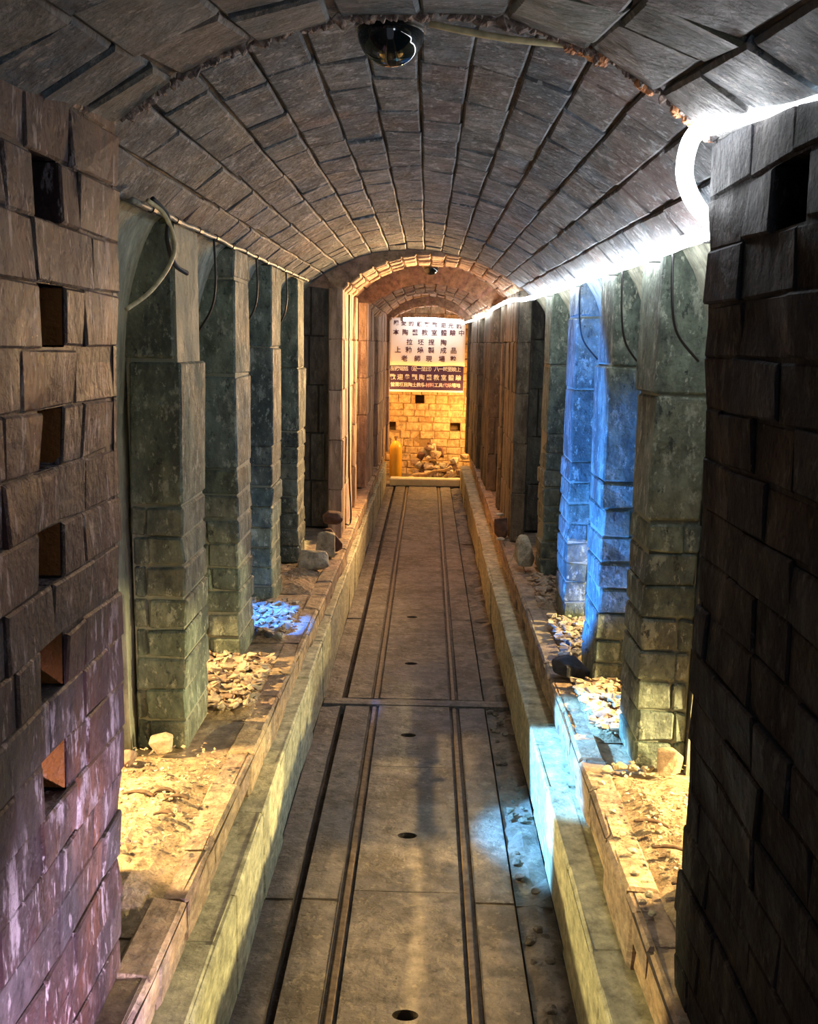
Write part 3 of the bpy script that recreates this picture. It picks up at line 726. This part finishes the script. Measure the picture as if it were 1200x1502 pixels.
# cream hose along the arch edge
mb=MB(); hp=[]
for i in range(17):
    t=i/16; x=-.01+.27*t; hp.append((x,YN+.012,CZ+.583-.034*t-.006*math.sin(PI*t)))
mb.tube(hp,.0062,8); tag(mb.build('cream_hose',M_cream,smooth=True),'cream hose fixed under the near arch edge right of the dome','hose')
def foam(ts,label):
    mb=MB()
    for i in range(60):
        t=R(*ts); p=Vector(S_near(ln_near*t,YN+R(-.004,.008),R(-.002,.008))); s=R(.004,.009)
        mb.cbox(p,(s,s,s),s*.45,s*.35,M=Matrix.Rotation(R(0,3),3,'Y')@Matrix.Rotation(R(0,3),3,'X'))
    return tag(mb.build('foam_sealant',M_foam),label,'foam')
foam((.73,.79),'orange foam lump on the arch edge where the hose ends')
foam((.85,.875),'orange foam lump midway down the right arch edge')
foam((.92,.995),'orange foam along the arch edge by the rope light')

# ------------------------------------------------------------------ ceiling domes
def dome(c,r,label,ztop):
    t=thing('dome_camera',label,'camera dome',c)
    mb=MB(); mb.lathe((0,0,0),[(r*math.cos(a),r*math.sin(a)) for a in [(-88+11*i)*PI/180 for i in range(9)]],32); mb.build('glass_dome',M_dome,t,smooth=True,fixn=False)
    mb=MB(); mb.lathe((0,0,0),[(r*.9,-.002),(r*1.06,0),(r*1.08,.006),(r*1.0,.014),(r*.9,ztop)],32); mb.build('housing',M_ring,t,smooth=False,fixn=False)
dome((-.085,1.99,CZ+.60),.066,'black glossy ceiling dome hanging behind the near arch',.05)
dome((.01,7.75,CZ+.60),.062,'small dark ceiling dome deep in the orange-lit section',.09)

# ------------------------------------------------------------------ banner and board
def text_mesh(s,size,mat,parent,name,loc,rot=0,ext=.0006):
    cu=bpy.data.curves.new('t','FONT'); cu.body=s; cu.size=size; cu.align_x='CENTER'; cu.align_y='CENTER'; cu.extrude=ext; cu.offset=size*.018; cu.resolution_u=2
    to=bpy.data.objects.new('t',cu); COL.objects.link(to)
    dg=bpy.context.evaluated_depsgraph_get(); me=bpy.data.meshes.new_from_object(to.evaluated_get(dg))
    bpy.data.objects.remove(to); me.materials.clear(); me.materials.append(mat); me.name=name
    o=bpy.data.objects.new(name,me); COL.objects.link(o); o.parent=parent; o.location=loc; o.rotation_euler=(PI/2,rot,0); return o
BX=lambda px:(px-628.3)*.00897
def BZ(px,py): return CZ+.32-(py-468)*.00896+(px-573)*.00896*.022
YB=12.78
bn=thing('white_banner','white banner with rows of dark characters at tunnel end','banner',(0,YB,1.5))
mb=MB()
x0,x1=-.515,.49
mb.grid(lambda u,v:(x0+(x1-x0)*u,.004*math.sin(u*9)*.5,.0+(CZ-.285-1.5)+(.625)*v-.0*u),24,8)
b1=mb.build('cloth',M_banner,bn,smooth=True); mo=b1.modifiers.new('th','SOLIDIFY'); mo.thickness=.003
rows=[('親愛的顧客歡迎光臨',[581,592,603,615,626,637.5,650,661,673],474,.070,.03),('本陶藝教室體驗中',[581,594.5,609,623,637,651,664,677],487.5,.082,0),
      ('拉坯捏陶',[601,617.5,633,651],501.5,.082,0),('上釉燒製成品',[584,600,617,633,651,666],513,.085,0),('老師現場塾',[594,613,630,649,666],525.5,.085,0)]
for s,xs,py,sz,sl in rows:
    for i,(ch,px) in enumerate(zip(s,xs)):
        yy=py+(px-573)*.022
        text_mesh(ch,sz,M_ink,bn,'character',(BX(px),-.006,BZ(px,yy)-1.5-sl*(i/8)))
pb=thing('purple_board','purple board with three rows of white characters below banner','sign',(0,YB,1.2))
mb=MB(); mb.box((-.50,-.004,CZ-.60-1.2),(.475,.012,CZ-.285-1.2)); mb.build('panel',M_purple,pb)
mb=MB(); mb.box((-.50,-.008,CZ-.625-1.2),(.475,.012,CZ-.60-1.2)); mb.build('lower_edge',M_banner,pb)
for s,py,sz,n,cols in (('服務電話（週一至日）八一時至晚上',540,.066,16,'w'),('歡迎參觀陶藝教室體驗',552.5,.078,10,'w'),('營業項目陶土教學材料工具代燒場地',563.5,.060,16,'p')):
    for i,ch in enumerate(s):
        px=577+(674-577)*i/(len(s)-1)
        m=M_ptext if (cols=='p' and i in(8,9,12,13)) or (cols=='w' and n==16 and i in (4,)) else M_wtext
        text_mesh(ch,sz,m,pb,'character',(BX(px),-.006,BZ(px,py+(px-573)*.022)-1.2))

# ------------------------------------------------------------------ things at the tunnel end
gc=thing('gas_cylinder','yellow gas cylinder standing left of the rubble pile','gas cylinder',(-.40,12.62,0))
mb=MB(); r=.082
mb.lathe((0,0,0),[(r*.6,.0),(r*.9,.012),(r,.05),(r,.42),(r*.93,.455),(r*.7,.49),(r*.4,.515),(r*.3,.525)],24); mb.build('tank',M_yell,gc,smooth=True,fixn=False)
mb=MB(); mb.lathe((0,0,0),[(.016,.52),(.016,.55),(.024,.555),(.024,.585),(.01,.59)],10); mb.build('valve',M_brass,gc)
mb=MB(); mb.cbox((0,0,0),(.46,.10,.045),.012,.006); o=mb.build('threshold_slab',M_slab,loc=(.0,12.18,.046)); tag(o,'long cream slab lying across the end of the track','slab')
# mound of rubble
random.seed(55)
k=0
for lay,(n,zr,rad) in enumerate([(16,.0,.30),(11,.12,.22),(7,.24,.14),(4,.36,.07)]):
    for i in range(n):
        an=2*PI*i/n+R(-.2,.2); rr=rad*R(.5,1)
        x=.06+rr*math.cos(an)*1.0; y=12.82+rr*math.sin(an)*.8
        rock('broken_brick',(x,y,zr+R(0,.03)),R(.05,.085),[M_chip,M_kerb,M_stone,M_brown][k%4],'broken brick in the rubble pile at the tunnel end','brick','broken bricks in the pile at the tunnel end',seed=200+k,flat=(1,.8,R(.6,.95)),rot=R(0,3),boxy=(k%3==0)); k+=1
for i in range(5):
    rock('broken_brick',(.40+R(-.08,.12),12.95+R(-.15,.12),.12*i/2+R(0,.02)),R(.06,.08),[M_chip,M_stone][i%2],'broken brick stacked right of the rubble pile','brick','broken bricks right of the pile',seed=300+i,flat=(1,.8,.6),rot=R(0,3),boxy=True)
for a,b,r0,lb in (((-.20,12.46,.06),(.34,12.36,.21),.028,'long pale driftwood branch leaning up across the rubble pile'),((-.24,12.36,.05),(.12,12.28,.06),.03,'reddish driftwood branch lying low before the rubble pile'),((.20,12.30,.03),(.30,12.26,.16),.025,'short pale branch propped at the right of the driftwood')):
    A,B=Vector(a),Vector(b); pts=[A.lerp(B,i/10)+Vector((0,0,.012*math.sin(i*1.3))) for i in range(11)]
    mb=MB(); mb.tube(pts,lambda t:r0*(.8+.35*math.sin(t*7)),8); tag(mb.build('driftwood_branch',M_wood,smooth=True),lb,'branch')

# ------------------------------------------------------------------ lights
def light(kind,name,loc,energy,col,aim=None,**kw):
    l=bpy.data.lights.new(name,kind); l.energy=energy; l.color=col
    for k_,v_ in kw.items(): setattr(l,k_,v_)
    o=bpy.data.objects.new(name,l); COL.objects.link(o); o.location=loc
    if aim is not None: o.rotation_euler=(Vector(aim)-Vector(loc)).to_track_quat('-Z','Y').to_euler()
    return o
WARM=(1,.66,.26); YEL=(1,.80,.36); BLUE=(.10,.38,1)
# lamps in the service aisle outside the side ports, shining in
light('SPOT','aisle_lamp',(-1.75,2.62,1.35),420,WARM,(-.74,2.62,.43),spot_size=.62,spot_blend=.3,shadow_soft_size=.02)
light('SPOT','aisle_lamp',(1.65,2.62,1.35),420,WARM,(.70,2.60,.43),spot_size=.64,spot_blend=.3,shadow_soft_size=.02)
light('SPOT','aisle_lamp',(-1.75,3.60,1.25),300,WARM,(-.78,3.62,.43),spot_size=.6,spot_blend=.3,shadow_soft_size=.02)
light('SPOT','aisle_lamp',(1.60,3.40,1.25),280,WARM,(.72,3.40,.43),spot_size=.6,spot_blend=.3,shadow_soft_size=.02)
light('SPOT','aisle_lamp',(-1.03,4.50,1.12),210,(.04,.22,1),(-.80,4.50,.43),spot_size=.66,spot_blend=.3,shadow_soft_size=.02)
light('SPOT','aisle_lamp',(1.60,4.30,1.2),130,YEL,(.65,4.30,.43),spot_size=1.0,spot_blend=.3,shadow_soft_size=.02)
light('SPOT','aisle_lamp',(-1.5,6.37,1.3),160,YEL,(0,6.37,.0),spot_size=.7,spot_blend=.2,shadow_soft_size=.02)
# low yellow lamps in the aisle, raking across to the opposite pit wall
light('SPOT','aisle_lamp',(1.75,2.62,.80),320,YEL,(-.5,2.62,.2),spot_size=.75,spot_blend=.2,shadow_soft_size=.02)
light('SPOT','aisle_lamp',(1.70,3.40,.80),200,YEL,(-.5,3.55,.2),spot_size=.75,spot_blend=.2,shadow_soft_size=.02)
light('SPOT','aisle_lamp',(1.70,4.30,.80),120,YEL,(-.5,4.9,.2),spot_size=.75,spot_blend=.2,shadow_soft_size=.02)
light('SPOT','aisle_lamp',(-1.75,2.55,.80),240,YEL,(.45,2.35,.2),spot_size=.70,spot_blend=.2,shadow_soft_size=.02)
# blue spotlights standing behind the nearest left pillar
light('SPOT','blue_spotlight',(-.88,3.52,.52),1100,(.04,.25,1),(.70,4.27,1.15),spot_size=.80,spot_blend=.25,shadow_soft_size=.03)
light('SPOT','blue_spotlight',(-.74,3.42,1.0),850,(.16,.5,1),(.62,3.28,.16),spot_size=.54,spot_blend=.3,shadow_soft_size=.03)
# warm lamps in the recesses deep in the tunnel
light('SPOT','recess_lamp',(.66,8.6,1.75),420,(1,.55,.22),(-.58,7.9,1.75),spot_size=2.0,spot_blend=.6,shadow_soft_size=.05)
light('SPOT','recess_lamp',(.62,7.66,1.75),260,(1,.62,.28),(-.58,6.95,1.6),spot_size=1.9,spot_blend=.5,shadow_soft_size=.05)
light('POINT','recess_lamp',(.56,12.62,.9),60,(1,.52,.14),shadow_soft_size=.05)
light('POINT','recess_lamp',(-.52,12.52,1.0),22,(1,.52,.14),shadow_soft_size=.05)
# added unseen fill lights near the viewer, tinting the near walls
light('SPOT','near_fill',(.35,.85,.45),330,(.85,.70,1),(-.60,1.58,.66),spot_size=.85,spot_blend=1,shadow_soft_size=.05)
light('SPOT','near_fill',(.30,.95,.40),60,(1,.12,.06),(-.60,1.36,.42),spot_size=.7,spot_blend=1,shadow_soft_size=.03)
light('POINT','near_fill',(.42,.0,1.95),6,(.8,.9,1),shadow_soft_size=.12)
w=bpy.data.worlds.new('w'); C.world=w; w.use_nodes=True; w.node_tree.nodes['Background'].inputs[0].default_value=(.75,.82,1,1); w.node_tree.nodes['Background'].inputs[1].default_value=.3

# ------------------------------------------------------------------ camera
cam=bpy.data.cameras.new('camera'); co=bpy.data.objects.new('camera',cam); COL.objects.link(co)
cam.sensor_fit='VERTICAL'; cam.sensor_height=36; cam.lens=1400*36/1502; cam.clip_start=.02
yaw,pit,roll=math.radians(.955),math.radians(9.984),math.radians(1.0)
Mx=Matrix.Rotation(yaw,4,'Z')@Matrix.Rotation(PI/2-pit,4,'X')@Matrix.Rotation(roll,4,'Z')
Mx.translation=(0,0,CZ); co.matrix_world=Mx
C.camera=co
C.view_settings.view_transform='Standard'; C.view_settings.look='None'; C.view_settings.gamma=1; C.view_settings.exposure=0
C.view_settings.use_curve_mapping=False
C.cycles.use_denoising=True
C.cycles.max_bounces=6; C.cycles.diffuse_bounces=4
C.cycles.sample_clamp_indirect=4
